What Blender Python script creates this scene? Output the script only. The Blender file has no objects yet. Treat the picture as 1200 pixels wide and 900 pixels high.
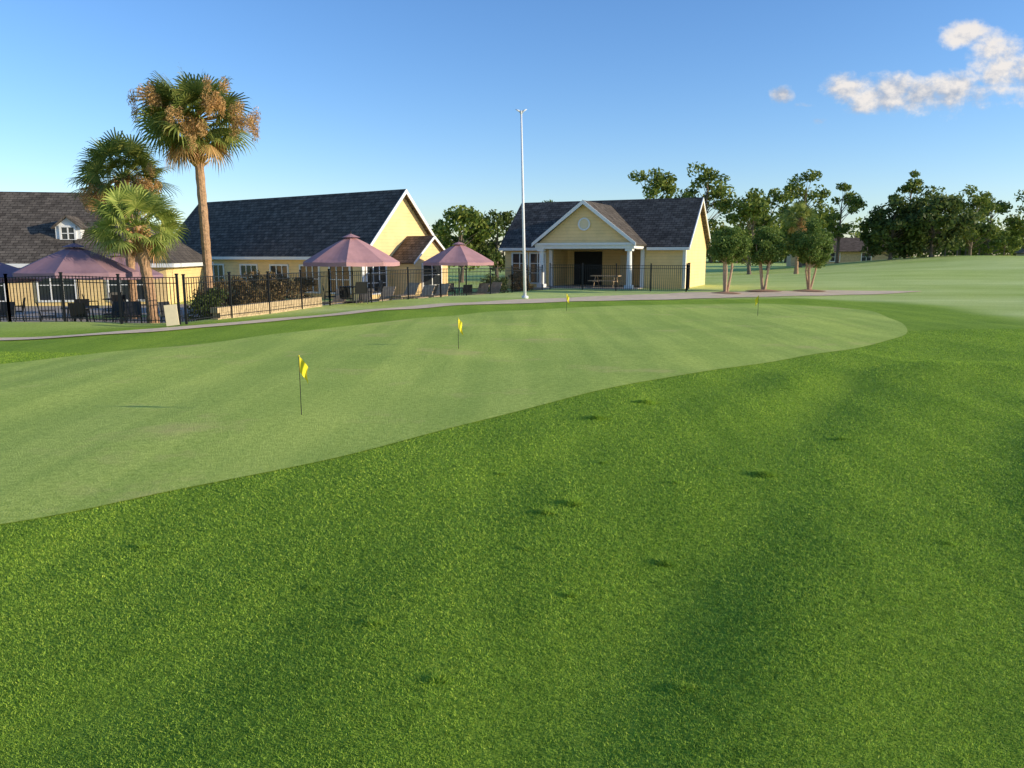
import bpy, math, random
import numpy as np
from mathutils import Vector, Matrix
random.seed(7); rng=np.random.default_rng(11)
R=math.radians
scene=bpy.context.scene
scene.view_settings.view_transform='Standard'
scene.view_settings.look='None'
scene.view_settings.exposure=0

# ------------------------------------------------------------------ terrain
_s=np.random.default_rng(3)
WAV=[]
for i in range(10):
    a=_s.uniform(0,2*math.pi); wl=_s.uniform(2.5,9); WAV.append((math.cos(a)*2*math.pi/wl, math.sin(a)*2*math.pi/wl,_s.uniform(0,6.28),wl*0.0035))
RID=[]
for i in range(9):
    a=_s.normal(-0.48,0.16); wl=_s.uniform(0.8,2.8); RID.append((math.cos(a)*2*math.pi/wl, math.sin(a)*2*math.pi/wl,_s.uniform(0,6.28),wl*0.0046))
def sst(a,b,x):
    t=np.clip((x-a)/(b-a),0,1); return t*t*(3-2*t)
FX_Y=[0,22.8,31.6,38,43,48,60]; FX_X=[-9.75,-9.75,-7.45,-3.5,0,3,4]
GC=(-2.0,16.0)
GB=[(-3.86,5.55),(-2.95,6.4),(-1.73,7.55),(-.51,9.07),(1.27,11.24),(4.05,13.9),(7.5,16.8),(10.4,20.25),(12.1,24.3),(13.0,29.0),(10.6,32.3),(5.2,31.6),(0,28.6),(-2.3,26.1),(-4.5,22.8),(-6.35,19.2),(-8.2,16.5),(-9.65,14.5),(-11,12),(-12,9),(-11,6),(-8.5,4.2),(-5.8,4.4)]
def catmull(P,n=20,closed=True):
    out=[];N=len(P)
    rngi=range(N) if closed else range(N-1)
    for i in rngi:
        g=lambda k:(P[k%N] if closed else P[max(0,min(N-1,k))])
        p0,p1,p2,p3=[np.array(g(i+k),float) for k in (-1,0,1,2)]
        for t in np.linspace(0,1,n,endpoint=False):
            out.append(0.5*((2*p1)+(-p0+p2)*t+(2*p0-5*p1+4*p2-p3)*t*t+(-p0+3*p1-3*p2+p3)*t**3))
    if not closed: out.append(np.array(P[-1],float))
    return np.array(out)
gd=catmull(GB)
ga=np.arctan2(gd[:,1]-GC[1],gd[:,0]-GC[0]); gr=np.hypot(gd[:,1]-GC[1],gd[:,0]-GC[0])
o=np.argsort(ga); ga=ga[o]; gr=gr[o]
def rb(a): return np.interp(a,ga,gr,period=2*math.pi)
def gdist(x,y):
    a=np.arctan2(y-GC[1],x-GC[0]); return np.hypot(x-GC[0],y-GC[1])-rb(a)
def H(x,y):
    x=np.asarray(x,float); y=np.asarray(y,float)
    fx=np.interp(y,FX_Y,FX_X)
    z=-0.5*sst(0.3,2.5,fx-x)*sst(23.4,26,y)
    far=sst(30,70,np.hypot(x,y))
    z=z+2.1*np.exp(-((x-52)/19)**2-((y-86)/20)**2)+0.4*np.exp(-((x-30)/9)**2-((y-66)/9)**2)
    z=z+0.9*sst(90,160,y)
    dx=x-9.0; dy=y-13.2; u=dx*0.97+dy*0.10; v=-dx*0.10+dy*0.97
    z=z+0.15*np.exp(-(u/4.2)**4-(v/1.0)**2)
    w=0
    for kx,ky,p,a in WAV: w=w+a*np.sin(kx*x+ky*y+p)
    z=z+w*0.42*(1-far*0.6)
    rd=0
    for kx,ky,p,a in RID: rd=rd+a*np.sin(kx*x+ky*y+p)
    near=(1-sst(12,16,y))*sst(-0.2,2.0,gdist(x,y))
    z=z+rd*near
    return z
def h1(x,y): return float(H(x,y))

# ------------------------------------------------------------------ materials
def newmat(name):
    m=bpy.data.materials.new(name); m.use_nodes=True
    nt=m.node_tree; nt.nodes.clear()
    out=nt.nodes.new('ShaderNodeOutputMaterial'); b=nt.nodes.new('ShaderNodeBsdfPrincipled')
    nt.links.new(b.outputs[0],out.inputs[0]); return m,nt,b,out
def ramp(nt,fac,stops):
    r=nt.nodes.new('ShaderNodeValToRGB'); e=r.color_ramp.elements
    while len(e)<len(stops): e.new(0.5)
    for el,(p,c) in zip(e,stops): el.position=p; el.color=(c[0],c[1],c[2],1)
    nt.links.new(fac,r.inputs[0]); return r.outputs[0]
def noise(nt,scale,detail=4,rough=.6,vec=None,coord='pos',stretch=None):
    n=nt.nodes.new('ShaderNodeTexNoise'); n.inputs['Scale'].default_value=scale
    n.inputs['Detail'].default_value=detail; n.inputs['Roughness'].default_value=rough
    if vec is None:
        if coord=='pos':
            g=nt.nodes.new('ShaderNodeNewGeometry'); vec=g.outputs['Position']
        else:
            g=nt.nodes.new('ShaderNodeTexCoord'); vec=g.outputs['Object']
    if stretch:
        mp=nt.nodes.new('ShaderNodeMapping'); mp.inputs['Rotation'].default_value=(0,0,stretch[0]); mp.inputs['Scale'].default_value=(stretch[1],stretch[2],1)
        nt.links.new(vec,mp.inputs[0]); vec=mp.outputs[0]
    nt.links.new(vec,n.inputs['Vector']); return n.outputs[0]
def mixc(nt,fac,a,b,mode='MIX'):
    m=nt.nodes.new('ShaderNodeMix'); m.data_type='RGBA'; m.blend_type=mode
    for s,v in ((0,fac),(6,a),(7,b)):
        if hasattr(v,'is_linked') or hasattr(v,'links'): nt.links.new(v,m.inputs[s])
        else: m.inputs[s].default_value = v if s==0 else (v[0],v[1],v[2],1)
    return m.outputs[2]
def mathn(nt,op,a,b):
    n=nt.nodes.new('ShaderNodeMath'); n.operation=op
    for i,v in enumerate((a,b)):
        if isinstance(v,(int,float)): n.inputs[i].default_value=v
        else: nt.links.new(v,n.inputs[i])
    return n.outputs[0]
def bump(nt,b,h,strength=.3,dist=.02):
    n=nt.nodes.new('ShaderNodeBump'); n.inputs['Strength'].default_value=strength; n.inputs['Distance'].default_value=dist
    nt.links.new(h,n.inputs['Height']); nt.links.new(n.outputs[0],b.inputs['Normal']); return n
def simple(name,c,rough=.7,var=.15,scale=6,bstr=.0,metal=0,bscale=40,bd=.01):
    m,nt,b,o=newmat(name)
    n=noise(nt,scale,4,.6,coord='obj')
    col=ramp(nt,n,[(.25,[v*(1-var) for v in c]),(.75,[min(1,v*(1+var)) for v in c])])
    nt.links.new(col,b.inputs['Base Color']); b.inputs['Roughness'].default_value=rough; b.inputs['Metallic'].default_value=metal
    b.inputs['Specular IOR Level'].default_value=.3
    if bstr: bump(nt,b,noise(nt,bscale,3,.6,coord='obj'),bstr,bd)
    return m
def m_turf(name,stops,big,fine_scale,bstr,bd,far=None,patch=None,stripe=None):
    m,nt,b,o=newmat(name)
    f=noise(nt,fine_scale,3,.75)
    f2=noise(nt,fine_scale*.22,4,.7)
    fm=mathn(nt,'ADD',mathn(nt,'MULTIPLY',f,.6),mathn(nt,'MULTIPLY',f2,.4))
    c=ramp(nt,fm,stops)
    n2=noise(nt,big,5,.6)
    t=ramp(nt,n2,[(.3,(.84,.88,.84)),(.7,(1.12,1.08,1.10))])
    c=mixc(nt,1.0,c,t,'MULTIPLY')
    if stripe:
        s=noise(nt,stripe[0],3,.5,stretch=(stripe[1],1.0,.07)); t=ramp(nt,s,[(.42,(.90,.93,.9)),(.58,(1.07,1.05,1.06))]); c=mixc(nt,1.0,c,t,'MULTIPLY')
    if patch:
        s=noise(nt,.42,5,.65); k=ramp(nt,s,[(.56,(0,0,0)),(.75,(.8,.8,.8))]); c=mixc(nt,k,c,patch)
    if far:
        a=nt.nodes.new('ShaderNodeAttribute'); a.attribute_name='far'
        n3=noise(nt,.10,6,.65,stretch=(0,.5,1.6))
        fc=ramp(nt,n3,[(.3,far[0]),(.7,far[1])])
        fc=mixc(nt,1.0,fc,ramp(nt,f2,[(.3,(.82,.84,.8)),(.7,(1.15,1.13,1.15))]),'MULTIPLY')
        c=mixc(nt,a.outputs['Fac'],c,fc)
    nt.links.new(c,b.inputs['Base Color']); b.inputs['Roughness'].default_value=.8; b.inputs['Specular IOR Level'].default_value=.1
    bump(nt,b,fm,bstr,bd)
    return m
M={}
M['ground']=m_turf('lawn_turf',[(.38,(.17,.29,.022)),(.62,(.40,.56,.06))],.5,60,1.0,.05,far=((.46,.58,.11),(.74,.80,.30)),stripe=(1.1,.48))
M['green']=m_turf('putting_green_turf',[(.38,(.33,.45,.070)),(.62,(.66,.76,.17))],.30,60,1.0,.04,patch=(.70,.58,.22),stripe=(1.6,1.1))
def m_blade(name,lo,hi,tr,tone=True):
    m,nt,b,o=newmat(name)
    g=nt.nodes.new('ShaderNodeNewGeometry')
    c=ramp(nt,g.outputs['Random Per Island'],[(0,lo),(.85,hi),(1,(min(1,hi[0]*1.4),min(1,hi[1]*1.15),hi[2]*1.3))])
    if tone:
        n2=noise(nt,1.5,3,.6,stretch=(.48,1.0,.12)); t=ramp(nt,n2,[(.35,(.74,.80,.78)),(.65,(1.16,1.10,1.08))])
        c=mixc(nt,1.0,c,t,'MULTIPLY')
        n3=noise(nt,22,3,.7); t=ramp(nt,n3,[(.35,(.72,.74,.74)),(.65,(1.2,1.16,1.15))])
        c=mixc(nt,1.0,c,t,'MULTIPLY')
    nt.links.new(c,b.inputs['Base Color']); b.inputs['Roughness'].default_value=.6; b.inputs['Specular IOR Level'].default_value=.2
    tl=nt.nodes.new('ShaderNodeBsdfTranslucent'); nt.links.new(c,tl.inputs[0])
    mx=nt.nodes.new('ShaderNodeMixShader'); mx.inputs[0].default_value=tr
    nt.links.new(b.outputs[0],mx.inputs[1]); nt.links.new(tl.outputs[0],mx.inputs[2]); nt.links.new(mx.outputs[0],o.inputs[0])
    return m
M['blade']=m_blade('grass_blade',(.13,.27,.03),(.50,.70,.085),.38)
M['leaf_dark']=m_blade('oak_leaf',(.05,.08,.02),(.15,.19,.045),.3,False)
M['leaf_mid']=m_blade('tree_leaf',(.09,.14,.025),(.24,.29,.055),.3,False)
M['leaf_myrtle']=m_blade('myrtle_leaf',(.09,.15,.028),(.20,.28,.06),.3,False)
M['palm']=m_blade('palm_frond',(.12,.16,.035),(.30,.34,.08),.3,False)
M['palm_y']=m_blade('palm_frond_bright',(.18,.24,.045),(.42,.48,.12),.3,False)
M['palm_dead']=m_blade('palm_frond_dry',(.36,.22,.08),(.72,.46,.19),.3,False)
M['bush_red']=m_blade('bush_leaf_reddish',(.13,.09,.04),(.26,.19,.08),.3,False)
M['bark']=simple('bark',(.20,.15,.11),.9,.35,8,.6)
M['bark_myrtle']=simple('myrtle_bark',(.50,.33,.20),.7,.25,10,.2)
M['palm_trunk']=simple('palm_trunk',(.42,.25,.14),.9,.35,9,.9,bscale=14,bd=.05)
M['white']=simple('white_paint',(.80,.79,.76),.5,.04)
M['iron']=simple('black_iron',(.015,.015,.017),.45,.1)
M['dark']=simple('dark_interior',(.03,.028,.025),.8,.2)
M['concrete']=simple('concrete',(.45,.41,.35),.85,.18,3,.3)
M['pathm']=simple('path_sandy',(.90,.66,.42),.95,.14,1.5,.8,bscale=30,bd=.03)
M['mulch']=simple('mulch',(.45,.25,.14),.95,.35,12,.8)
M['flag']=simple('yellow_flag_cloth',(.88,.72,.03),.7,.08)
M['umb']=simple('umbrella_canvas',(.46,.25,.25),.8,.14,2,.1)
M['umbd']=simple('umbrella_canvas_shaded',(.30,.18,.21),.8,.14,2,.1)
M['wood']=simple('chair_slats',(.50,.36,.22),.6,.2)
M['stone']=simple('block_stone',(.52,.38,.22),.9,.3,5,.5)
M['metal']=simple('painted_pole',(.80,.80,.82),.35,.04)
M['board']=simple('sign_board',(.80,.66,.42),.6,.08)
M['soil']=simple('cup_soil',(.02,.015,.01),.9,.1)
M['earth']=simple('patio_paving',(.40,.34,.28),.85,.2,2,.3)
def m_siding(name,c):
    m,nt,b,o=newmat(name)
    tc=nt.nodes.new('ShaderNodeTexCoord'); 
    w=nt.nodes.new('ShaderNodeTexWave'); w.wave_type='BANDS'; w.bands_direction='Z'; w.wave_profile='SAW'; w.inputs['Scale'].default_value=1.6
    nt.links.new(tc.outputs['Object'],w.inputs['Vector'])
    n=noise(nt,1.3,4,.6,coord='obj')
    col=ramp(nt,n,[(.3,[v*.9 for v in c]),(.7,[v*1.06 for v in c])])
    dk=ramp(nt,w.outputs[1],[(0,(.72,.72,.72)),(.12,(1,1,1)),(1,(1,1,1))])
    col=mixc(nt,1.0,col,dk,'MULTIPLY')
    nt.links.new(col,b.inputs['Base Color']); b.inputs['Roughness'].default_value=.65; b.inputs['Specular IOR Level'].default_value=.25
    bump(nt,b,w.outputs[1],.5,.02); return m
M['yellow']=m_siding('yellow_siding',(.90,.64,.30))
def m_roof(name,lo,hi):
    m,nt,b,o=newmat(name)
    tc=nt.nodes.new('ShaderNodeTexCoord')
    br=nt.nodes.new('ShaderNodeTexBrick'); br.inputs['Scale'].default_value=1.0
    br.inputs['Brick Width'].default_value=.36; br.inputs['Row Height'].default_value=.17; br.inputs['Mortar Size'].default_value=.014
    br.inputs['Color1'].default_value=(*lo,1); br.inputs['Color2'].default_value=(*hi,1); br.inputs['Mortar'].default_value=(lo[0]*.4,lo[1]*.4,lo[2]*.4,1)
    nt.links.new(tc.outputs['Object'],br.inputs['Vector'])
    n=noise(nt,2.5,6,.7,coord='obj'); t=ramp(nt,n,[(.3,(.6,.6,.6)),(.7,(1.4,1.38,1.35))])
    c=mixc(nt,1.0,br.outputs[0],t,'MULTIPLY'); nt.links.new(c,b.inputs['Base Color'])
    b.inputs['Roughness'].default_value=.95; b.inputs['Specular IOR Level'].default_value=.1
    bump(nt,b,br.outputs[1],-.4,.02); return m
M['roof']=m_roof('dark_shingles',(.088,.074,.062),(.160,.136,.112))
M['roof_b']=m_roof('brown_shingles',(.15,.105,.07),(.24,.17,.12))
def m_glass():
    m,nt,b,o=newmat('window_glass'); b.inputs['Base Color'].default_value=(.03,.035,.04,1); b.inputs['Roughness'].default_value=.08
    return m
M['glass']=m_glass()

# ------------------------------------------------------------------ mesh builder
class MB:
    def __init__(s): s.v=[];s.f=[];s.m=[];s.n=0
    def add(s,verts,faces,mi=0):
        verts=np.asarray(verts,float).reshape(-1,3)
        s.v.append(verts)
        for f in faces: s.f.append(tuple(int(i)+s.n for i in f)); s.m.append(mi)
        s.n+=len(verts)
    def box(s,x0,x1,y0,y1,z0,z1,mi=0,mat=None):
        v=np.array([(x,y,z) for z in (z0,z1) for y in (y0,y1) for x in (x0,x1)],float)
        if mat is not None: v=np.array([(mat@Vector(p))[:] for p in v])
        s.add(v,[(0,2,3,1),(4,5,7,6),(0,1,5,4),(2,6,7,3),(0,4,6,2),(1,3,7,5)],mi)
    def tube(s,pts,rad,n=6,mi=0,cap=True):
        pts=[Vector(p) for p in pts]; vs=[]
        for i,p in enumerate(pts):
            d=(pts[min(i+1,len(pts)-1)]-pts[max(i-1,0)]); 
            if d.length<1e-9: d=Vector((0,0,1))
            d.normalize(); a=d.orthogonal().normalized() if abs(d.z)<.95 else Vector((1,0,0)); a=(a-d*a.dot(d)).normalized(); b=d.cross(a)
            r=rad[i] if hasattr(rad,'__len__') else rad
            for k in range(n):
                t=2*math.pi*k/n; vs.append((p+a*math.cos(t)*r+b*math.sin(t)*r)[:])
        fs=[]
        for i in range(len(pts)-1):
            for k in range(n):
                k2=(k+1)%n; fs.append((i*n+k,i*n+k2,(i+1)*n+k2,(i+1)*n+k))
        if cap: fs.append(tuple(range(n))[::-1]); fs.append(tuple((len(pts)-1)*n+k for k in range(n)))
        s.add(vs,fs,mi)
    def slab(s,quad,t,mi=0):
        q=[Vector(p) for p in quad]; nrm=(q[1]-q[0]).cross(q[2]-q[0]).normalized()
        if nrm.z<0: q=q[::-1]; nrm=-nrm
        n=len(q); v=[p[:] for p in q]+[(p-nrm*t)[:] for p in q]
        f=[tuple(range(n)),tuple(range(2*n-1,n-1,-1))]+[(i,i+n,(i+1)%n+n,(i+1)%n) for i in range(n)]
        s.add(v,f,mi)
    def extr(s,poly,d,mi=0):
        n=len(poly); P=[Vector(p) for p in poly]; D=Vector(d)
        v=[p[:] for p in P]+[(p+D)[:] for p in P]
        s.add(v,[tuple(range(n))[::-1],tuple(range(n,2*n))]+[(i,(i+1)%n,(i+1)%n+n,i+n) for i in range(n)],mi)
    def leaves(s,C,size,mi=0,aspect=.55,up=0.0):
        C=np.asarray(C); n=len(C)
        if n==0: return
        a=rng.normal(size=(n,3)); a[:,2]+=up; a/=np.linalg.norm(a,axis=1)[:,None]
        b=rng.normal(size=(n,3)); b-=a*(a*b).sum(1)[:,None]; b/=np.linalg.norm(b,axis=1)[:,None]
        sz=size*rng.uniform(.6,1.3,(n,1)); a=a*sz; b=b*sz*aspect
        v=np.stack([C-a,C-b*.9+a*.1,C+a,C+b*.9+a*.1],1).reshape(-1,3)
        s.v.append(v); base=s.n
        for i in range(n): s.f.append((base+4*i,base+4*i+1,base+4*i+2,base+4*i+3)); s.m.append(mi)
        s.n+=4*n
    def obj(s,name,mats,parent=None,smooth=False,loc=None):
        me=bpy.data.meshes.new(name); me.from_pydata(np.concatenate(s.v).tolist(),[],s.f)
        for m in mats: me.materials.append(m)
        me.polygons.foreach_set('material_index',s.m)
        if smooth: me.polygons.foreach_set('use_smooth',[True]*len(s.f))
        me.update()
        ob=bpy.data.objects.new(name,me); scene.collection.objects.link(ob)
        if parent: ob.parent=parent
        if loc: ob.location=loc
        return ob
def empty(name,loc=(0,0,0),rz=0):
    e=bpy.data.objects.new(name,None); e.location=loc; e.rotation_euler=(0,0,rz); e.empty_display_size=.5
    scene.collection.objects.link(e); return e

# ------------------------------------------------------------------ ground
def axis(lo,hi,step,a,b,rt=1.07):
    c=list(np.arange(lo,hi+1e-6,step)); s=step;x=hi
    while x<b: s*=rt; x+=s; c.append(x)
    s=step;x=lo
    while x>a: s*=rt; x-=s; c.insert(0,x)
    return np.array(c)
xs=axis(-15,16,.2,-1800,1800); ys=axis(1,35,.2,-60,2500)
X,Y=np.meshgrid(xs,ys); Z=H(X,Y)
nx,ny=len(xs),len(ys)
me=bpy.data.meshes.new('ground')
me.vertices.add(nx*ny); me.vertices.foreach_set('co',np.stack([X,Y,Z],-1).reshape(-1).astype(np.float32))
i,j=np.meshgrid(np.arange(nx-1),np.arange(ny-1)); k=(j*nx+i).reshape(-1)
F=np.stack([k,k+1,k+1+nx,k+nx],1)
me.loops.add(F.size); me.loops.foreach_set('vertex_index',F.reshape(-1).astype(np.int32))
me.polygons.add(len(F)); me.polygons.foreach_set('loop_start',(np.arange(len(F))*4).astype(np.int32))
me.polygons.foreach_set('use_smooth',np.ones(len(F),bool))
me.update(calc_edges=True)
at=me.attributes.new('far','FLOAT','POINT')
g=gdist(X,Y); fv=sst(4.0,7,g)*sst(17,26,Y)
at.data.foreach_set('value',fv.reshape(-1).astype(np.float32))
me.materials.append(M['ground'])
ob=bpy.data.objects.new('ground',me); scene.collection.objects.link(ob)

# putting green
mb=MB(); NS=420; NR=90
A=np.linspace(-math.pi,math.pi,NS,endpoint=False); rr=rb(A)
t=(np.arange(1,NR+1)/NR)
gx=GC[0]+np.outer(t,rr*np.cos(A)); gy=GC[1]+np.outer(t,rr*np.sin(A)); gz=H(gx,gy)+.010
V=np.concatenate([[[GC[0],GC[1],h1(*GC)+.010]],np.stack([gx,gy,gz],-1).reshape(-1,3)])
fs=[(0,1+k,1+(k+1)%NS) for k in range(NS)]
for r in range(NR-1):
    for k in range(NS):
        k2=(k+1)%NS; a=1+r*NS; fs.append((a+k,a+NS+k,a+NS+k2,a+k2))
mb.add(V,fs); mb.obj('putting_green',[M['green']],smooth=True)

def strip(name,pts,w,mat,off=.012,sub=14):
    c=catmull(pts,sub,False); d=np.gradient(c,axis=0); d/=np.linalg.norm(d,axis=1)[:,None]; n=np.stack([-d[:,1],d[:,0]],1)
    if not hasattr(w,'__len__'): w=[w]*len(pts)
    ww=np.interp(np.linspace(0,len(pts)-1,len(c)),range(len(pts)),w)[:,None]
    K=7; rows=[]
    ww=ww*(1+.10*np.sin(np.arange(len(c))*.37)[:,None]*np.sin(np.arange(len(c))*.11)[:,None])
    for q in np.linspace(-.5,.5,K):
        p=c+n*ww*q; rows.append(np.stack([p[:,0],p[:,1],H(p[:,0],p[:,1])+off],1))
    V=np.stack(rows,1).reshape(-1,3); L=len(c)
    fs=[(i*K+k,i*K+k+1,(i+1)*K+k+1,(i+1)*K+k) for i in range(L-1) for k in range(K-1)]
    m=MB(); m.add(V,[f[::-1] for f in fs]); return m.obj(name,[mat],smooth=True)
strip('footpath',[(-20,16.5),(-15,18.2),(-12.3,18.7),(-10.4,19.7),(-8.9,21.7),(-7.3,24.4),(-5.6,27.3),(-3.2,31),(0.8,34.4),(6.1,37.4),(11.6,40.4),(16.3,42.2),(20.5,43.4),(23.5,44.5)],[.8,.8,.8,.8,.8,.8,.9,1.3,2.4,3.8,5.2,5.2,3.0,.2],M['pathm'],.025)

# grass blades ---------------------------------------------------------------
def scatter():
    pts=[]
    for y0 in np.arange(1.9,21,.3):
        y1=y0+.3; ym=(y0+y1)/2; w=.72*ym+1.3
        rho=36000*min(1,(3.2/ym))**2.0
        n=int(rho*(2*w)*.3)
        p=np.stack([rng.uniform(-w,w,n),rng.uniform(y0,y1,n)],1); pts.append(p)
    p=np.concatenate(pts); d=gdist(p[:,0],p[:,1]); p=p[(d>.01)&((p[:,1]<16)|(p[:,0]>0))]; return p
P=scatter(); n0=len(P)
scl=np.maximum(1,P[:,1]/3.2)**.85
hh=rng.uniform(.005,.014,n0)*np.minimum(scl,1.5)
TU=[(.50,5.98,.09,.045),(.27,5.75,.06,.035),(2.35,6.9,.11,.04),(1.02,4.85,.06,.04),(1.05,9.3,.11,.045),(1.85,10.4,.13,.045),(-2.6,5.15,.04,.03),(1.45,6.6,.04,.02),(-.75,3.9,.06,.02),(.8,3.3,.05,.012),(.35,4.3,.04,.02),(-1.2,4.4,.05,.02),(-.35,3.35,.05,.025),(3.1,5.2,.04,.02),(-.1,6.9,.04,.02),(.9,7.3,.04,.02),(3.6,8.2,.06,.03),(.1,5.0,.04,.02)]
for tx,ty,tr,th in TU:
    q=rng.normal(size=(int(34000*tr*tr*3),2))*tr*np.array([.6,.35])+np.array([tx,ty])
    P=np.concatenate([P,q]); dd=np.exp(-((q-np.array([tx,ty]))**2).sum(1)/(tr*.6)**2)
    hh=np.concatenate([hh,rng.uniform(.012,.024,len(q))+th*1.2*dd*rng.uniform(.3,1,len(q))]); scl=np.concatenate([scl,np.full(len(q),max(1,ty/3.6))])
n=len(P); gz=H(P[:,0],P[:,1])-.003
az=rng.uniform(0,2*math.pi,n); wd=.0025*scl*rng.uniform(.7,1.4,n)
lean=rng.normal(0,.7,(n,2))*hh[:,None]
B=np.stack([P[:,0],P[:,1],gz],1); side=np.stack([np.cos(az)*wd,np.sin(az)*wd,np.zeros(n)],1)
T=B+np.stack([lean[:,0],lean[:,1],hh],1)
V=np.stack([B-side,B+side,T],1).reshape(-1,3).astype(np.float32)
me=bpy.data.meshes.new('grass'); me.vertices.add(3*n); me.vertices.foreach_set('co',V.reshape(-1))
me.loops.add(3*n); me.loops.foreach_set('vertex_index',np.arange(3*n,dtype=np.int32))
me.polygons.add(n); me.polygons.foreach_set('loop_start',np.arange(0,3*n,3,dtype=np.int32)); me.update(calc_edges=True)
me.materials.append(M['blade']); ob=bpy.data.objects.new('grass',me); scene.collection.objects.link(ob)
print('BLADES',n)

# ------------------------------------------------------------------ golf flags
def golf_flag(x,y,hgt,s,rz,name='golf_flag'):
    z=h1(x,y)+.012; e=empty(name,(x,y,z),rz)
    m=MB(); m.tube([(0,0,-.05),(0,0,hgt)],[.0045*s,.0035*s],8); m.obj('flagstick',[M['iron']],e)
    m=MB(); m.tube([(0,0,hgt),(0,0,hgt+.015)],.008*s,8); m.obj('cap',[M['flag']],e)
    m=MB(); nu,nv=12,12; V=[]
    for a in range(nu+1):
        for b in range(nv+1):
            u=a/nu; v=b/nv
            xx=.005+u*.085*s*(1-.15*v)+.012*math.sin(v*5+u*3)*u; zz=hgt-.005-v*.17*s-(u**1.3)*.12*s*(1+.1*v); yy=.03*s*math.sin(u*8+v*2.5)*u
            V.append((xx,yy,zz))
    m.add(V,[(a*(nv+1)+b,(a+1)*(nv+1)+b,(a+1)*(nv+1)+b+1,a*(nv+1)+b+1) for a in range(nu) for b in range(nv)])
    m.obj('flag',[M['flag']],e,smooth=True)
    m=MB(); m.tube([(0,0,-.012),(0,0,-.006)],.054,20); m.obj('cup',[M['soil']],e)
golf_flag(-2.66,9.52,.74,1.15,.2)
golf_flag(-1.17,16.7,.66,1.25,.5)
golf_flag(2.0,28.3,.62,1.3,.3)
golf_flag(8.3,26.0,.68,1.3,2.6)

# ------------------------------------------------------------------ flagpole
e=empty('flagpole',(.62,36.8,h1(.62,36.8)))
m=MB(); L=8.5; tx=-.20
m.tube([(0,0,-.1),(tx*.5,0,L*.5),(tx,0,L)],[.075,.06,.042],12); m.obj('shaft',[M['metal']],e,True)
m=MB(); m.tube([(0,0,-.02),(0,0,.12)],.16,14); m.obj('base',[M['metal']],e,True)
m=MB()
for sx in (-1,1): m.tube([(tx,0,L-.08),(tx+sx*.10,0,L+.05),(tx+sx*.26,0,L+.12)],[.04,.045,.015],8)
m.tube([(tx,0,L-.1),(tx,0,L+.06)],[.05,.05],8); m.obj('finial',[M['metal']],e,True)

# ------------------------------------------------------------------ buildings
def window(par,mat,x,z0,w,h,y,axis_='y',sgn=-1,cols=2,rows=2,name='window'):
    g=MB(); f=MB(); 
    def bx(mm,a0,a1,z0_,z1_,d0,d1):
        lo,hi=sorted((y+sgn*d0,y+sgn*d1))
        if axis_=='y': mm.box(a0,a1,lo,hi,z0_,z1_)
        else: mm.box(lo,hi,a0,a1,z0_,z1_)
    bx(g,x,x+w,z0,z0+h,.005,.02)
    t=.10
    bx(f,x-t,x,z0-t,z0+h+t,.003,.07); bx(f,x+w,x+w+t,z0-t,z0+h+t,.003,.07)
    bx(f,x,x+w,z0-t,z0,.003,.07); bx(f,x,x+w,z0+h,z0+h+t,.003,.07)
    for i in range(1,cols): bx(f,x+w*i/cols-.03,x+w*i/cols+.03,z0,z0+h,.022,.05)
    for i in range(1,rows): bx(f,x,x+w,z0+h*i/rows-.02,z0+h*i/rows+.02,.053,.06)
    g.obj(name+'_glass',[M['glass']],par); f.obj(name+'_frame',[M['white']],par)

# --- pool house
e=empty('pool_house',(10.66,48.0,0),R(-24.2))
Lx,D,ev,rg=12.2,7.0,2.85,5.75; T=.2
m=MB()
def gable(m,x,D,z0,ev,rg,dx): m.extr([(x,0,z0),(x,D,z0),(x,D,ev),(x,D/2,rg-.12),(x,0,ev)],(dx,0,0))
gable(m,0,D,-.2,ev,rg,-T); gable(m,-Lx,D,-.2,ev,rg,T)
m.box(-Lx+T,-T,D-T,D,-.2,ev)
m.box(-2.5,-T,0,T,-.2,ev); m.box(-Lx+T,-8.9,0,T,-.2,ev)
m.box(-8.9,-2.5,2.8,3.0,-.2,ev)
m.box(-2.7,-2.5,T,2.8,-.2,ev); m.box(-8.9,-8.7,T,2.8,-.2,ev)
m.obj('walls',[M['yellow']],e)
m=MB(); sl=(rg-ev)/(D/2); oh=.35
m.slab([(-Lx-.3,-oh,ev-oh*sl),(.3,-oh,ev-oh*sl),(.3,D/2,rg),(-Lx-.3,D/2,rg)],.12)
m.slab([(-Lx-.3,D/2,rg),(.3,D/2,rg),(.3,D+oh,ev-oh*sl),(-Lx-.3,D+oh,ev-oh*sl)],.12)
pc=-5.72; pw=3.2; pz=2.82; pr=5.32
for s in (-1,1):
    ex=pc+s*(pw+.15); ez=pz-.12
    m.slab([(ex,-2.8,ez),(ex,.02,ez),(pc,3.0,pr+.03),(pc,-2.8,pr+.03)] ,.11)
m.obj('roof',[M['roof']],e)
m=MB()
m.extr([(pc-pw+.05,-2.45,pz-.03),(pc+pw-.05,-2.45,pz-.03),(pc,-2.45,pr-.14)],(0,.15,0)); m.obj('pediment',[M['yellow']],e)
m=MB()
for s in (-1,1):
    x0=pc+s*(pw+.15); z0=pz-.14
    m.extr([(x0,-2.83,z0-.10),(x0,-2.83,z0+.12),(pc,-2.83,pr+.05),(pc,-2.83,pr-.2)],(0,.06,0))
m.box(pc-pw,pc+pw,-2.62,-2.2,2.45,pz-.04)
m.box(pc-pw-.1,pc+pw+.1,-2.72,-2.62,2.66,2.80)
for s in (-1,1): m.box(*(sorted((pc+s*pw,pc+s*(pw-.3)))),-2.2,0,2.45,pz-.1)
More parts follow.
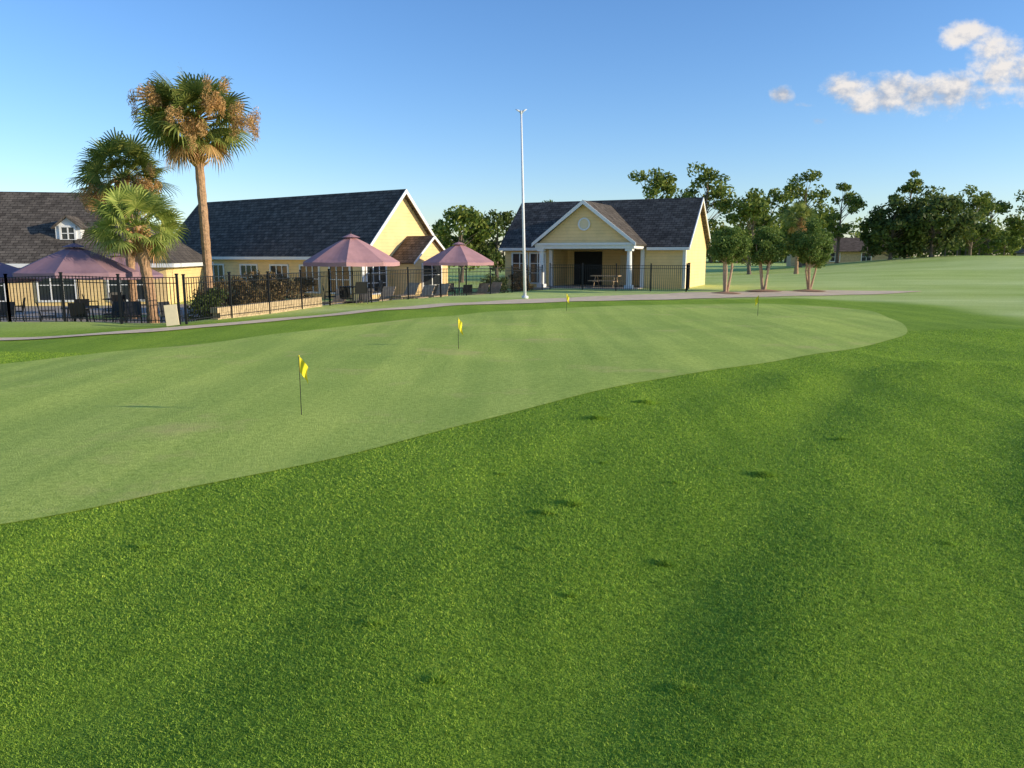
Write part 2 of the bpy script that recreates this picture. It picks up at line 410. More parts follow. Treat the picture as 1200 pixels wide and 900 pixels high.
for y0,z0 in ((-oh,ev-oh*sl),(D+oh,ev-oh*sl)):
    m.extr([(.3,y0,z0-.2),(.3,y0,z0+.0),(.3,D/2,rg+.0),(.3,D/2,rg-.22)],(.05,0,0))
m.box(-Lx-.3,pc-pw-.2,-oh-.05,-oh-.01,ev-oh*sl-.2,ev-oh*sl-.02); m.box(pc+pw+.2,.3,-oh-.05,-oh-.01,ev-oh*sl-.2,ev-oh*sl-.02)
m.box(.003,.05,-.02,.14,-.2,2.6); m.box(-.14,.0,-.03,-.003,-.2,2.5)
m.obj('white_trim',[M['white']],e)
m=MB()
for cx in (-2.86,-8.57):
    m.tube([(cx,-2.36,.25),(cx,-2.36,1.4),(cx,-2.36,2.3)],[.17,.16,.14],18); m.box(cx-.24,cx+.24,-2.6,-2.12,0,.25); m.box(cx-.22,cx+.22,-2.58,-2.14,2.3,2.45)
for cx in (-2.62,-8.78):
    m.box(cx-.11,cx+.11,-.25,-.03,0,2.45)
m.obj('columns',[M['white']],e)
m=MB()
n_=28
m.tube([(pc,-2.46,3.93),(pc,-2.50,3.93)],.30,n_); m.obj('round_vent',[M['board']],e)
m=MB()
for k in range(n_):
    a0=2*math.pi*k/n_;a1=2*math.pi*(k+1)/n_
    m.extr([(pc+.30*math.cos(a0),-2.46,3.93+.30*math.sin(a0)),(pc+.39*math.cos(a0),-2.46,3.93+.39*math.sin(a0)),(pc+.39*math.cos(a1),-2.46,3.93+.39*math.sin(a1)),(pc+.30*math.cos(a1),-2.46,3.93+.30*math.sin(a1))],(0,-.09,0))
m.obj('vent_ring',[M['white']],e)
m=MB(); m.box(-8.9,-2.5,-2.9,2.8,-.1,.04); m.obj('porch_floor',[M['concrete']],e)
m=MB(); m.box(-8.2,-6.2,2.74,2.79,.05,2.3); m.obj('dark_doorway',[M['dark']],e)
m=MB(); m.box(-4.9,-4.0,2.74,2.79,.05,2.05); m.obj('door',[M['board']],e)
m=MB(); m.box(-8.88,-2.52,-2.1,2.78,2.42,2.46); m.obj('porch_ceiling',[M['concrete']],e)
window(e,None,-11.6,.25,1.0,1.9,0,cols=2,rows=3); window(e,None,-10.3,.25,1.0,1.9,0,cols=2,rows=3,name='window_b')
e2=empty('picnic_table',(5.9,48.8,.04),R(-24.2))
m=MB(); m.box(-.9,.9,-.35,.35,.70,.76); m.obj('table_top',[M['wood']],e2)
m=MB(); m.box(-.9,.9,-.85,-.6,.42,.46); m.box(-.9,.9,.6,.85,.42,.46); m.obj('benches',[M['wood']],e2)
m=MB()
for sx in (-.65,.6): m.box(sx,sx+.06,-.7,.7,.36,.42); m.tube([(sx+.03,-.6,0),(sx+.03,-.2,.7)],.035,4); m.tube([(sx+.03,.6,0),(sx+.03,.2,.7)],.035,4)
m.obj('legs',[M['wood']],e2)

# --- clubhouse
e=empty('clubhouse',(-8.5,44.0,0),R(-35))
Lx,D,ev,rg,b0=20.0,6.8,2.3,5.9,-.9; m=MB()
gable(m,0,D,b0,ev,rg,-T); gable(m,-Lx,D,b0,ev,rg,T)
m.box(-Lx+T,-T,0,T,b0,ev); m.box(-Lx+T,-T,D-T,D,b0,ev)
m.box(.0,1.9,2.3,5.3,b0,1.85); m.extr([(1.9,2.3,1.85),(1.9,5.3,1.85),(1.9,3.8,3.05)],(-1.9,0,0))
m.obj('walls',[M['yellow']],e)
m=MB(); sl=(rg-ev)/(D/2); oh=.3
m.slab([(-Lx-.3,-oh,ev-oh*sl),(.35,-oh,ev-oh*sl),(.35,D/2,rg),(-Lx-.3,D/2,rg)],.12)
m.slab([(-Lx-.3,D/2,rg),(.35,D/2,rg),(.35,D+oh,ev-oh*sl),(-Lx-.3,D+oh,ev-oh*sl)],.12)
m.obj('roof',[M['roof']],e)
m=MB()
m.slab([(.01,2.0,1.62),(2.15,2.0,1.62),(2.15,3.8,3.18),(.01,3.8,3.18)],.08); m.slab([(.01,3.8,3.18),(2.15,3.8,3.18),(2.15,5.6,1.62),(.01,5.6,1.62)],.08)
m.obj('entry_roof',[M['roof_b']],e)
m=MB()
for y0,z0 in ((-oh,ev-oh*sl),(D+oh,ev-oh*sl)):
    m.extr([(.36,y0,z0-.22),(.36,y0,z0),(.36,D/2,rg),(.36,D/2,rg-.26)],(.05,0,0))
m.box(-Lx-.3,.35,-oh-.06,-oh-.01,ev-oh*sl-.2,ev-oh*sl-.02)
m.extr([(2.16,1.98,1.52),(2.16,1.98,1.64),(2.16,3.8,3.2),(2.16,3.8,3.02)],(.04,0,0)); m.extr([(2.16,5.62,1.52),(2.16,5.62,1.64),(2.16,3.8,3.2),(2.16,3.8,3.02)],(.04,0,0))
m.box(.003,.06,-.02,.16,b0,2.0); m.box(.003,.05,6.64,6.82,b0,2.0)
m.obj('white_trim',[M['white']],e)
window(e,None,.35,-.1,1.5,1.7,0.0,'x',1,3,3,'gable_window'); window(e,None,3.0,-.3,1.6,1.8,1.9,'x',1,2,3,'entry_window')
for k,xx in enumerate((-2.6,-5.2,-8.0,-11.0,-14.5)): window(e,None,xx,-.1,1.6,1.5,0,'y',-1,3,2,'front_window_%d'%k)
w=empty('clubhouse_wing',(-17.8,40.0,0),R(10))
Lx,D,ev,rg=24.0,9.0,1.95,5.45
m=MB(); m.box(-Lx,0,0,.2,b0,ev-.02); m.box(-.2,0,.2,D,b0,ev-.02); m.box(-Lx,-.2,D-.2,D,b0,ev-.02); m.box(-Lx,-Lx+.2,.2,D-.2,b0,ev-.02)
m.obj('walls',[M['yellow']],w)
m=MB(); oh=.45; zz=ev-.3
m.slab([(-Lx-.3,-oh,zz),(oh,-oh,zz),(-4.2,D/2,rg),(-Lx-.3,D/2,rg)],.12)
m.slab([(-Lx-.3,D/2,rg),(-4.2,D/2,rg),(oh,D+oh,zz),(-Lx-.3,D+oh,zz)],.12)
m.slab([(oh,-oh,zz),(oh,D+oh,zz),(-4.2,D/2,rg)],.12)
m.obj('roof',[M['roof']],w)
m=MB(); m.box(-Lx-.3,oh,-oh-.06,-oh-.01,zz-.22,zz-.02); m.box(oh+.01,oh+.06,-oh,D+oh,zz-.22,zz-.02); m.obj('fascia',[M['white']],w)
for k in range(6): window(w,None,-2.8-k*3.3,-.2,1.7,1.5,0,'y',-1,3,2,'window_%d'%k)
dx=-4.9; dy=1.15
m=MB(); m.extr([(dx-.6,dy,2.6),(dx+.6,dy,2.6),(dx+.6,dy,3.5),(dx,dy,3.95),(dx-.6,dy,3.5)],(0,2.0,0)); m.obj('dormer_walls',[M['white']],w)
m=MB(); m.slab([(dx-.75,dy-.2,3.42),(dx-.75,3.2,3.42),(dx,3.2,4.06),(dx,dy-.2,4.06)],.07); m.slab([(dx+.75,dy-.2,3.42),(dx+.75,3.2,3.42),(dx,3.2,4.06),(dx,dy-.2,4.06)],.07); m.obj('dormer_roof',[M['roof']],w)
window(w,None,dx-.3,2.85,.6,.6,dy,'y',-1,2,2,'dormer_window')

def small_house(x,y,w,d,rz,name='brick_house',hz=2.4,rise=1.8):
    z=h1(x,y); e=empty(name,(x,y,z-.1),rz)
    m=MB(); m.box(-w/2,w/2,0,d,0,hz); m.obj('walls',[M['stone']],e)
    m=MB(); m.slab([(-w/2-.4,-.5,hz-.2),(w/2+.4,-.5,hz-.2),(w/2-1.5,d/2,hz+rise),(-w/2+1.5,d/2,hz+rise)],.15); m.slab([(-w/2-.4,d+.5,hz-.2),(w/2+.4,d+.5,hz-.2),(w/2-1.5,d/2,hz+rise),(-w/2+1.5,d/2,hz+rise)],.15)
    m.slab([(w/2+.4,-.5,hz-.2),(w/2+.4,d+.5,hz-.2),(w/2-1.5,d/2,hz+rise)],.15); m.slab([(-w/2-.4,-.5,hz-.2),(-w/2-.4,d+.5,hz-.2),(-w/2+1.5,d/2,hz+rise)],.15)
    m.obj('roof',[M['roof_b']],e)
    for k in range(3): window(e,None,-w/2+1.2+k*w*.32,.8,1.2,1.2,0,'y',-1,2,2,'window_%d'%k)
small_house(47,112,13,8,R(-15)); small_house(86,120,12,8,R(-25))

# ------------------------------------------------------------------ fences
def fence(name,pts,hgt):
    m=MB()
    for a,b in zip(pts[:-1],pts[1:]):
        a=np.array(a,float);b=np.array(b,float); L=np.linalg.norm(b-a); n=max(1,int(L/.115)); npost=max(1,round(L/2.2))
        for i in range(n+1):
            p=a+(b-a)*i/n; z=h1(*p); m.box(p[0]-.009,p[0]+.009,p[1]-.009,p[1]+.009,z+.06,z+hgt-.02)
        for i in range(npost+1):
            p=a+(b-a)*i/npost; z=h1(*p); m.box(p[0]-.03,p[0]+.03,p[1]-.03,p[1]+.03,z-.1,z+hgt+.05); m.box(p[0]-.04,p[0]+.04,p[1]-.04,p[1]+.04,z+hgt+.05,z+hgt+.085)
            if i<npost:
                q=a+(b-a)*(i+1)/npost; zq=h1(*q)
                for zz in (.12,hgt-.2,hgt-.03): m.tube([(p[0],p[1],z+zz),(q[0],q[1],zq+zz)],.017,4)
    return m.obj(name,[M['iron']])
fence('iron_fence',[(-24,25.5),(-15.6,23.9),(-9.9,22.9)],1.42)
fence('iron_fence',[(-9.7,22.9),(-7.45,31.6),(-3.5,38),(0,43),(1.8,46.2)],1.40)
fence('iron_fence',[(2.3,46.9),(9.9,44.0),(10.9,47.7)],1.5)

m=MB(); a=np.array((-9.45,24.4)); b=np.array((-7.75,31.0))
N=26
for i in range(N):
    for r in range(3):
        t0=(i+(.5 if r%2 else 0))/N; t1=t0+.95/N; p=a+(b-a)*t0; q=a+(b-a)*min(t1,1)
        d=(b-a)/np.linalg.norm(b-a); nn=np.array((-d[1],d[0]))*.14; z=-.12+r*.17+rng.uniform(-.004,.004)
        c=[p-nn,q-nn,q+nn,p+nn]; m.extr([(k[0],k[1],z) for k in c],(0,0,.165))
m.obj('stone_wall',[M['stone']])
e=empty('yard_sign',(-9.75,22.1,h1(-9.75,22.1)),R(10))
m=MB(); m.box(-.17,.17,-.03,.03,.02,.62,mat=Matrix.Rotation(R(-8),4,'X')@Matrix.Rotation(R(-6),4,'Y')); m.obj('panel',[M['board']],e)
m=MB(); m.tube([(-.12,.03,0),(-.12,.22,.0)],.012,5); m.tube([(-.12,.22,0),(-.1,.1,.5)],.012,5); m.tube([(.12,.22,0),(.1,.1,.5)],.012,5); m.obj('stand',[M['iron']],e)

# ------------------------------------------------------------------ umbrellas, tables, chairs
def umbrella(x,y,wid,zt,ze,mat,rz=0,name='patio_umbrella'):
    z0=h1(x,y); e=empty(name,(x,y,z0),rz); zt-=z0; ze-=z0; r=wid/2; m=MB(); NSG=8; NP=6; ND=7; V=[]
    def prof(t): return zt-(zt-ze)*(t**1.15)
    for k in range(NSG*NP):
        a=2*math.pi*k/(NSG*NP); s=(k%NP)/NP; sc=math.cos(math.pi/NSG)/math.cos((s-.5)*2*math.pi/NSG); sag=math.sin(math.pi*s)
        for d in range(ND+1):
            t=.09+.91*d/ND; rr=r*t*sc; V.append((rr*math.cos(a),rr*math.sin(a),prof(t)-.07*sag*t+(.05*sag if d==ND else 0)))
        t=1; V.append((r*1.0*sc*math.cos(a),r*sc*math.sin(a),prof(1)-.07*sag+.05*sag-.16))
    K=ND+2; n=NSG*NP
    m.add(V,[(k*K+d,k*K+d+1,((k+1)%n)*K+d+1,((k+1)%n)*K+d) for k in range(n) for d in range(K-1)])
    V=[(0,0,zt+.10)]+[(r*.2*math.cos(2*math.pi*k/16),r*.2*math.sin(2*math.pi*k/16),prof(.14)+.05) for k in range(16)]
    m.add(V,[(0,1+k,1+(k+1)%16) for k in range(16)])
    m.obj('canopy',[mat],e,smooth=False)
    m=MB(); m.tube([(0,0,0),(0,0,zt+.2)],.028,8); m.tube([(0,0,0),(0,0,.1)],.28,16)
    for k in range(8):
        a=2*math.pi*k/8; m.tube([(0,0,zt-.05),(r*.98*math.cos(a),r*.98*math.sin(a),ze-.02)],.012,4); m.tube([(0,0,zt-.9),(r*.5*math.cos(a),r*.5*math.sin(a),prof(.5)-.04)],.01,4)
    m.obj('pole_and_ribs',[M['iron']],e)
    m=MB(); m.tube([(0,0,.70),(0,0,.73)],.6,24); 
    for k in range(4):
        a=math.pi/4+k*math.pi/2; m.tube([(.42*math.cos(a),.42*math.sin(a),.7),(.5*math.cos(a),.5*math.sin(a),0)],.02,6)
    m.obj('table',[M['iron']],e)
umbrella(-6.9,33.5,4.1,2.85,1.75,M['umb'],.1)
umbrella(-3.0,44.0,4.1,2.70,1.66,M['umb'],.3)
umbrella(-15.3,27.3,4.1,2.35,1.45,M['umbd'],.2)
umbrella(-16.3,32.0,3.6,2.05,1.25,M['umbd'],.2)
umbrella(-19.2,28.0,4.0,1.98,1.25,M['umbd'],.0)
def chair(x,y,rz,name='patio_chair'):
    m=MB(); z=h1(x,y)+.03
    for sx in (-.24,.24):
        m.tube([(sx,-.24,0),(sx,-.24,.62),(sx,.2,.62)],.014,5); m.tube([(sx,.26,0),(sx,.2,.42),(sx,.3,.92)],.014,5)
    m.box(-.24,.24,-.24,.22,.41,.44)
    m.add([(-.24,.2,.45),(.24,.2,.45),(.24,.3,.92),(-.24,.3,.92)],[(0,1,2,3)])
    ob=m.obj(name,[M['iron']]); ob.location=(x,y,z); ob.rotation_euler=(0,0,rz)
for (cx,cy) in ((-15.3,27.3),(-6.9,33.5),(-3.0,44.0),(-19.2,28),(-16.3,32)):
    for k in range(4):
        a=k*math.pi/2+.5; chair(cx+1.0*math.cos(a),cy+1.0*math.sin(a),a-math.pi/2+random.uniform(-.3,.3))
for cx,cy,a in ((-12.6,25.6,.4),(-13.4,25.9,-.2),(-11.6,26.2,1.2),(-17.3,26.2,.1),(-13.9,28.3,2.0)): chair(cx,cy,a)
def lounger(x,y,rz):
    m=MB(); z=h1(x,y)+.03
    m.box(-.32,.32,-.9,.45,.32,.36,0); 
    for i in range(6): m.box(-.3,.3,-.88+i*.22,-.74+i*.22,.362,.378,0)
    m.box(-.32,.32,0,.75,0,.035,0,mat=Matrix.Translation((0,.42,.34))@Matrix.Rotation(R(50),4,'X'))
    for sx in (-.28,.28):
        for yy in (-.8,.4): m.box(sx-.025,sx+.025,yy-.025,yy+.025,0,.32,0)
    ob=m.obj('sun_lounger',[M['wood']]); ob.location=(x,y,z); ob.rotation_euler=(0,0,rz)
for x,y,a in ((-8.3,36,-.3),(-7.2,36.4,-.3),(-6.2,36.8,-.3),(-5.2,37.6,-.4),(-4.6,39.3,-.4),(-3.9,40.2,-.4),(-1.9,43.6,-.4),(-1.2,44.6,-.4)): lounger(x,y,a)
m=MB(); pl=[(-30,27),(-14,26.6),(-10.6,26.6),(-9.2,32),(-5,39),(-1.4,43.8),(1,49),(-4,50),(-9,43),(-20,39),(-30,38)]
cxy=(-12,36.0); V=[(cxy[0],cxy[1],h1(*cxy)+.03)]; 
NN=len(pl); RR=12
for r in range(1,RR+1):
    for p in pl:
        x=cxy[0]+(p[0]-cxy[0])*r/RR; y=cxy[1]+(p[1]-cxy[1])*r/RR; V.append((x,y,h1(x,y)+.03))
fs=[(0,1+k,1+(k+1)%NN) for k in range(NN)]+[(1+(r-1)*NN+k,1+r*NN+k,1+r*NN+(k+1)%NN,1+(r-1)*NN+(k+1)%NN) for r in range(1,RR) for k in range(NN)]
m.add(V,[f[::-1] for f in fs]); m.obj('patio',[M['earth']])

# ------------------------------------------------------------------ vegetation
def cloud_pts(c,r,n,flat=.75):
    p=rng.normal(size=(n,3)); p/=np.linalg.norm(p,axis=1)[:,None]; p*=(rng.uniform(0,1,(n,1))**.45)*r; p[:,2]*=flat
    return p+np.array(c)
def tree(name,x,y,hgt,wid,base=.35,ncl=26,per=120,leaf=.2,mats=None,trunk=.22,cr=.9,sparse=1.0,stems=1,spread=.13):
    z=h1(x,y); m=MB(); mats=mats or [M['bark'],M['leaf_dark']]
    cz=hgt*(1+base)/2; rz=hgt*(1-base)/2; cl=[]
    for i in range(ncl):
        d=rng.normal(size=3); d/=np.linalg.norm(d); q=rng.uniform(.35,1)**.5
        c=np.array([d[0]*wid/2*q,d[1]*wid/2*q,cz+d[2]*rz*q]); c[:2]*=1-.25*max(0,d[2])
        cl.append(c)
    tops=[]
    for s in range(stems):
        a=(s*6.28/stems+rng.uniform(-.4,.4)) if stems>1 else 0
        sp=(spread*wid if stems>1 else .02)
        bx,by=(.08*math.cos(a),.08*math.sin(a)) if stems>1 else (0,0)
        md=(bx+sp*math.cos(a)*.8+rng.normal()*.04,by+sp*math.sin(a)*.8,hgt*base*.8); top=(sp*math.cos(a)*1.8+rng.normal()*.1,sp*math.sin(a)*1.8+rng.normal()*.1,hgt*.78)
        r=trunk/(stems**.5)
        m.tube([(bx,by,-.15),(bx*1.1,by*1.1,.15),md,(np.array(md)*.4+np.array(top)*.6),top],[r*1.35,r,r*.8,r*.5,r*.15],8,0); tops.append((np.array(md),np.array(top)))
    for c in cl:
        md,tp=tops[rng.integers(len(tops))]; f=np.clip((c[2]-md[2])/(tp[2]-md[2])-.3,0,.9); s=md+(tp-md)*f
        mm=(s+c)/2+rng.normal(size=3)*.12*np.array([1,1,.5])
        m.tube([s,mm,c],[trunk*.22,trunk*.14,trunk*.05],4,0,False)
        r=cr*rng.uniform(.6,1.25); k=int(per*sparse*rng.uniform(.6,1.2))
        m.leaves(cloud_pts(c,r,k),leaf,1)
    return m.obj(name,mats,loc=(x,y,z))
oak=[M['bark'],M['leaf_dark']]; mid=[M['bark'],M['leaf_mid']]
tree('oak_tree',-4.8,74,7.3,5.5,.25,26,130,.24,mid,cr=1.1)
tree('oak_tree',-1.5,77,7.4,5.2,.2,26,130,.24,oak,cr=1.1)
tree('oak_tree',4.3,80,7.6,5.0,.4,12,90,.22,mid,cr=.8)
tree('oak_tree',13.4,78,10.8,6.2,.25,30,100,.22,mid,cr=.9)
tree('oak_tree',19.4,79,10.9,6.2,.2,36,100,.22,mid,cr=.95)
tree('oak_tree',23.2,76,7.8,5.8,.12,32,120,.22,mid,cr=1.0)
tree('oak_tree',28.3,86,8.6,5.8,.12,32,110,.22,mid,cr=1.0)
tree('oak_tree',32.6,88,10.4,6.2,.15,36,105,.22,mid,cr=1.0)
tree('oak_tree',38.4,92,9.4,5.0,.3,22,90,.22,mid,cr=.9)
tree('oak_tree',36.0,96,6.5,6.4,.1,28,110,.24,oak,cr=1.15)
tree('oak_tree',42.2,87,6.4,6.5,.05,36,150,.26,oak,cr=1.25)
tree('oak_tree',46.2,86,7.0,7.5,.08,40,150,.26,oak,cr=1.3)
tree('oak_tree',45.4,90,9.6,3.8,.4,16,80,.22,mid,cr=.75)
tree('oak_tree',50.2,93,7.8,6.0,.1,30,120,.24,mid,cr=1.1)
tree('oak_tree',54.0,92,8.2,6.2,.12,32,110,.22,mid,cr=1.05)
tree('oak_tree',58.0,95,7.2,6.2,.1,30,120,.22,mid,cr=1.1)
tree('oak_tree',62.5,93,9.2,6.2,.15,32,110,.22,mid,cr=1.1)
tree('oak_tree',68,95,9.4,7.0,.15,34,110,.24,oak,cr=1.15)
tree('shrub',53.0,84,2.4,2.8,.05,14,110,.16,mid,cr=.55,trunk=.08)
my=[M['bark_myrtle'],M['leaf_myrtle']]
tree('crepe_myrtle_tree',11.5,41.6,3.65,1.9,.45,40,330,.07,my,.13,cr=.42,stems=3,spread=.10)
tree('crepe_myrtle_tree',14.3,44.0,3.45,1.8,.45,36,330,.07,my,.14,cr=.42,stems=4,spread=.11)
tree('crepe_myrtle_tree',16.9,44.0,3.8,2.4,.38,46,330,.07,my,.13,cr=.46,stems=4,spread=.12)
for x,y,r in ((11.5,41.6,.8),(14.3,44,1.0),(16.9,44,.9)):
    m=MB(); n=24; m.add([(0,0,.12)]+[(r*math.cos(6.283*k/n),r*math.sin(6.283*k/n),.02) for k in range(n)],[(0,1+k,1+(k+1)%n) for k in range(n)])
    m.obj('mulch_bed',[M['mulch']],loc=(x,y,h1(x,y)+.03))
rb_=[M['bark'],M['bush_red']]
for x,y,hh_,w_,mt_ in ((-10.2,29.5,1.3,1.8,rb_),(-9.6,31.2,1.4,1.8,rb_),(-9.3,33,1.5,1.8,rb_),(-10.8,27.6,1.0,1.2,oak),(-11.8,31,1.5,1.8,rb_),(-10.8,33.2,1.5,1.8,rb_),(-1.0,47.5,1.2,1.4,oak),(.6,49.5,1.3,1.6,rb_)):
    tree('shrub',x,y,hh_+.3,w_,.02,20,170,.06,mt_,cr=.38,trunk=.05)
m=MB(); 
for i in range(330):
    x=rng.uniform(-60,190); y=rng.uniform(140,160); hh_=rng.uniform(3.5,9)
    for k in range(3):
        c=(x+rng.normal()*1.5,y+rng.normal()*1.5,h1(x,y)+hh_*rng.uniform(.3,.9)); m.leaves(cloud_pts(c,rng.uniform(1.3,2.4),60),.45,0)
    m.tube([(x,y,h1(x,y)-.2),(x,y,h1(x,y)+hh_*.7)],[.2,.08],5,1)
m.obj('distant_trees',[M['leaf_mid'],M['bark']])

def palm(name,x,y,zc,rad,nf,trunk_r,fm,dead=10,tufts=(),lean=(0,0),boots=True,seed=1):
    rs=np.random.default_rng(seed); z0=h1(x,y); hgt=zc-z0; m=MB(); N=26
    pts=[];rd=[]
    for i in range(N+1):
        t=i/N; pts.append((lean[0]*t*t,lean[1]*t*t,-.1+(hgt+.1)*t)); r=trunk_r*(1.25-.35*min(1,t*6)) 
        if t>.8: r*=1+1.0*(t-.8)
        rd.append(r*(1+(.06 if i%2 else -.04)))
    m.tube(pts,rd,12,0); C=Vector((lean[0],lean[1],hgt))
    nb=80 if boots else 20
    for i in range(nb):
        t=1-rs.uniform(.01,.26)*min(1,6/hgt) ; a=rs.uniform(0,6.28); p=Vector((lean[0]*t*t,lean[1]*t*t,hgt*t)); d=Vector((math.cos(a),math.sin(a),.9)).normalized()
        m.tube([p+Vector((math.cos(a),math.sin(a),0))*trunk_r*.7,p+Vector((math.cos(a),math.sin(a),0))*trunk_r*.9+d*.3],[.06,.025],4,2)
    def frond(d,plen,blen,mi,droop):
        d=Vector(d).normalized(); side=d.cross(Vector((0,0,1)))
        if side.length<.1: side=Vector((1,0,0))
        side.normalize(); side=(Matrix.Rotation(rs.normal()*.7,3,d)@side); nup=side.cross(d)
        tip=C+d*plen+Vector((0,0,-droop*.3*plen)); m.tube([C,C+d*plen*.5+Vector((0,0,-.02)),tip],[.028,.018,.012],4,mi,False)
        ns=24
        for k in range(ns):
            a=(k/(ns-1)-.5)*R(240); L=blen*(1-.2*abs(a)/2.1)*rs.uniform(.82,1.1)
            dd=(d*math.cos(a)+side*math.sin(a)+nup*(-.15*abs(a)-.1)).normalized(); ww=(side*math.cos(a)-d*math.sin(a)).normalized()*blen*.036
            p0=tip; p1=tip+dd*L*.5+Vector((0,0,-.02*L-droop*.05*L)); p2=tip+dd*L*.84+Vector((0,0,-(.06+droop*.2)*L)); p3=p2+dd*L*.14+Vector((0,0,-(.10+droop*.25)*L))
            m.add([(p0-ww*.3)[:],(p0+ww*.3)[:],(p1+ww)[:],(p1-ww)[:],(p2+ww*.5)[:],(p2-ww*.5)[:],p3[:]],[(0,1,2,3),(3,2,4,5),(5,4,6)],mi)
    for i in range(nf):
        sz=1-(i+.5)/nf*1.6; el=math.asin(sz); a=i*2.39996+rs.normal()*.25
        d=(math.cos(el)*math.cos(a),math.cos(el)*math.sin(a),math.sin(el)+.05)
        k=rs.uniform(.85,1.1)*(1 if sz>-.2 else .85); frond(d,rad*.56*k,rad*.46*k,1,.1+.45*max(0,.3-sz))
    for i in range(dead):
        a=rs.uniform(0,6.28); frond((math.cos(a)*.75,math.sin(a)*.75,-.7),rad*.42,rad*.34,2,.8)
    for a,fr,up in tufts:
        d=np.array([math.cos(a),math.sin(a),0]); cc=np.array(C)+d*rad*fr+np.array([0,0,rad*up])
        for s in range(11):
            c=cc+rs.normal(size=3)*np.array([.11,.11,.12])*rad
            m.tube([C,(Vector(c)+C)/2+Vector((0,0,.2)),Vector(c)],[.02,.012,.006],3,2,False)
            P=cloud_pts(c,.17,230,1.9); m.leaves(P,.05,2,.25,.6)
    return m.obj(name,[M['palm_trunk'],fm,M['palm_dead']],loc=(x,y,z0))
palm('palm_tree',-10.95,28.0,6.65,2.15,60,.17,M['palm'],9,((4.0,.80,.18),(5.45,.86,.08),(4.9,.75,-.2),(5.95,.95,-.08)),(-.12,0),seed=2)
palm('palm_tree',-15.2,31.0,5.0,2.05,52,.18,M['palm'],12,((5.6,.9,-.2),(4.3,.7,-.4)),(0,0),seed=5)
palm('palm_tree',-12.6,27.0,3.0,1.8,48,.2,M['palm_y'],3,(),(-.35,0),seed=8)
palm('palm_tree',25.6,70,5.3,1.7,36,.18,M['palm'],16,((5,.4,-.4),),(0,0),seed=9)

# ------------------------------------------------------------------ light + sky
sun_h=Vector((.973,-.231)).normalized(); EL=R(13.5)
to=Vector((sun_h.x*math.cos(EL),sun_h.y*math.cos(EL),math.sin(EL)))
L=bpy.data.lights.new('sun','SUN'); L.energy=5.0; L.angle=R(.5); L.color=(1,.88,.66)
lo=bpy.data.objects.new('sun',L); lo.rotation_euler=(-to).to_track_quat('-Z','Y').to_euler(); lo.location=(30,-10,20); scene.collection.objects.link(lo)
W=bpy.data.worlds.new('World'); scene.world=W; W.use_nodes=True; nt=W.node_tree; nt.nodes.clear()
out=nt.nodes.new('ShaderNodeOutputWorld'); bg=nt.nodes.new('ShaderNodeBackground'); sky=nt.nodes.new('ShaderNodeTexSky')
sky.sky_type='NISHITA'; sky.sun_disc=False; sky.sun_elevation=EL; sky.sun_rotation=math.atan2(to.x,to.y)
sky.air_density=1.0; sky.dust_density=.2; sky.ozone_density=3.0
hs=nt.nodes.new('ShaderNodeHueSaturation'); hs.inputs['Saturation'].default_value=1.12; hs.inputs['Value'].default_value=1.36
nt.links.new(sky.outputs[0],hs.inputs['Color'])
tint=nt.nodes.new('ShaderNodeMix'); tint.data_type='RGBA'; tint.blend_type='MULTIPLY'; tint.inputs[0].default_value=1; tint.inputs[7].default_value=(.95,.97,1.14,1)
nt.links.new(hs.outputs[0],tint.inputs[6])
bg.inputs[1].default_value=.15; nt.links.new(tint.outputs[2],bg.inputs[0])
tc=nt.nodes.new('ShaderNodeTexCoord'); sep=nt.nodes.new('ShaderNodeSeparateXYZ'); nt.links.new(tc.outputs['Generated'],sep.inputs[0])
def mt(op,a,b=None,c=None):
    n=nt.nodes.new('ShaderNodeMath'); n.operation=op
    for i,v in enumerate((a,b,c)):
        if v is None: continue
        if isinstance(v,(int,float)): n.inputs[i].default_value=v
        else: nt.links.new(v,n.inputs[i])
    return n.outputs[0]
yc=mt('MAXIMUM',sep.outputs[1],.02); U=mt('DIVIDE',sep.outputs[0],yc); Vv=mt('DIVIDE',sep.outputs[2],yc)
BL=[(.466,.199,.062,.027),(.413,.206,.032,.020),(.508,.195,.055,.022),(.548,.200,.050,.028),(.556,.268,.036,.018),(.588,.252,.034,.026),(.606,.228,.046,.034),(.655,.224,.07,.036),(.332,.196,.017,.012),(.385,.166,.020,.006),(.36,.185,.02,.005)]
def nz(du,dv,sc):
    cb=nt.nodes.new('ShaderNodeCombineXYZ'); nt.links.new(mt('ADD',U,du),cb.inputs[0]); nt.links.new(mt('MULTIPLY',mt('ADD',Vv,dv),1.3),cb.inputs[1])
    n=nt.nodes.new('ShaderNodeTexNoise'); n.inputs['Scale'].default_value=sc; n.inputs['Detail'].default_value=7; n.inputs['Roughness'].default_value=.6
    nt.links.new(cb.outputs[0],n.inputs['Vector']); return n.outputs[0]
acc=None; top=None
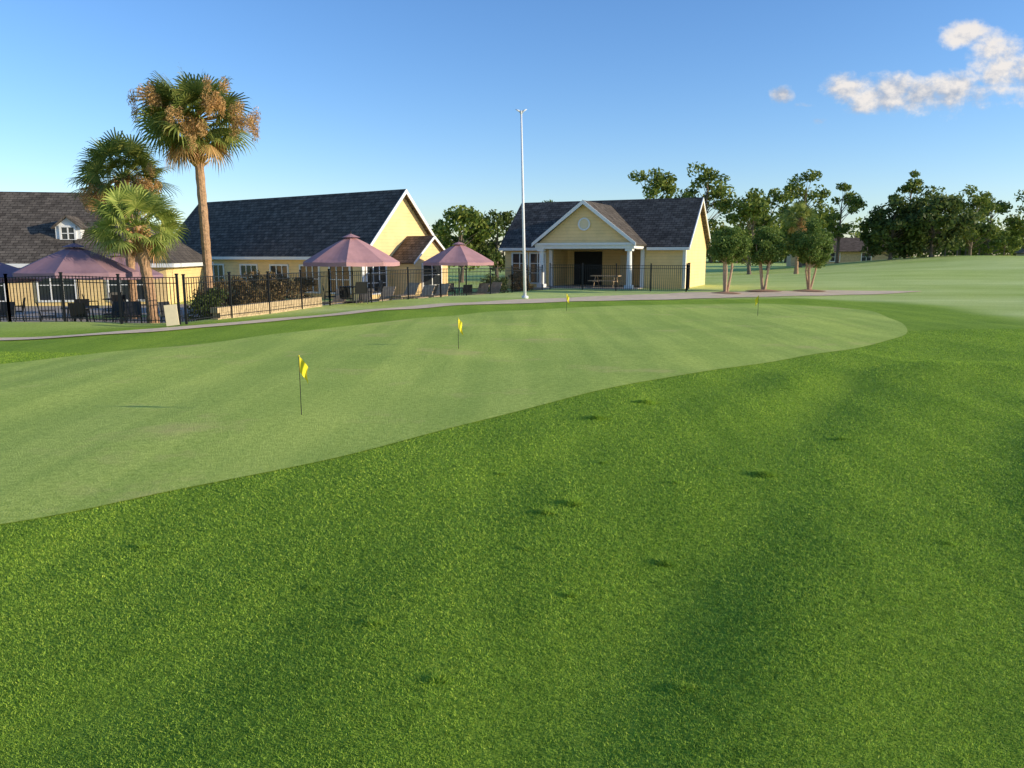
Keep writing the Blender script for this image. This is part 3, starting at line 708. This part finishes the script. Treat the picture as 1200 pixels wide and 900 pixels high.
for i,(a,b,ru,rv) in enumerate(BL):
    dv=mt('DIVIDE',mt('SUBTRACT',Vv,b),rv); du=mt('DIVIDE',mt('SUBTRACT',U,a),ru)
    q=mt('ADD',mt('MULTIPLY',du,du),mt('MULTIPLY',dv,dv))
    f=mt('SUBTRACT',.95 if i<9 else .3,mt('MULTIPLY',q,.8)); acc=f if acc is None else mt('MAXIMUM',acc,f)
n0_=nz(0,0,27); n1_=nz(.008,.008,27)
d0=mt('ADD',mt('MAXIMUM',acc,-1.2),mt('MULTIPLY',mt('SUBTRACT',n0_,.5),2.7))
mr=nt.nodes.new('ShaderNodeMapRange'); mr.interpolation_type='SMOOTHSTEP'; nt.links.new(d0,mr.inputs[0]); mr.inputs[1].default_value=.0; mr.inputs[2].default_value=1.0
sh=mt('ADD',mt('MULTIPLY',mt('SUBTRACT',n0_,n1_),2.6),mt('ADD',.50,mt('MULTIPLY',mt('SUBTRACT',Vv,.205),5.5)))
rp=nt.nodes.new('ShaderNodeValToRGB'); rp.color_ramp.elements[0].position=.1; rp.color_ramp.elements[0].color=(.48,.53,.63,1); rp.color_ramp.elements[1].position=.8; rp.color_ramp.elements[1].color=(1,.93,.86,1)
nt.links.new(sh,rp.inputs[0]); bg2=nt.nodes.new('ShaderNodeBackground'); nt.links.new(rp.outputs[0],bg2.inputs[0]); bg2.inputs[1].default_value=.93
mx=nt.nodes.new('ShaderNodeMixShader'); nt.links.new(mt('MULTIPLY',mr.outputs[0],.93),mx.inputs[0]); nt.links.new(bg.outputs[0],mx.inputs[1]); nt.links.new(bg2.outputs[0],mx.inputs[2]); nt.links.new(mx.outputs[0],out.inputs[0])
try:
    W.cycles.sampling_method='MANUAL'; W.cycles.sample_map_resolution=512
except Exception as ex: print(ex)

# ------------------------------------------------------------------ camera
cam=bpy.data.cameras.new('camera'); cam.lens=27.03; cam.sensor_width=36; cam.clip_end=5000; cam.clip_start=.05
co=bpy.data.objects.new('camera',cam); co.location=(0,0,2.0); co.rotation_euler=(R(90-9.45),0,0); scene.collection.objects.link(co); scene.camera=co
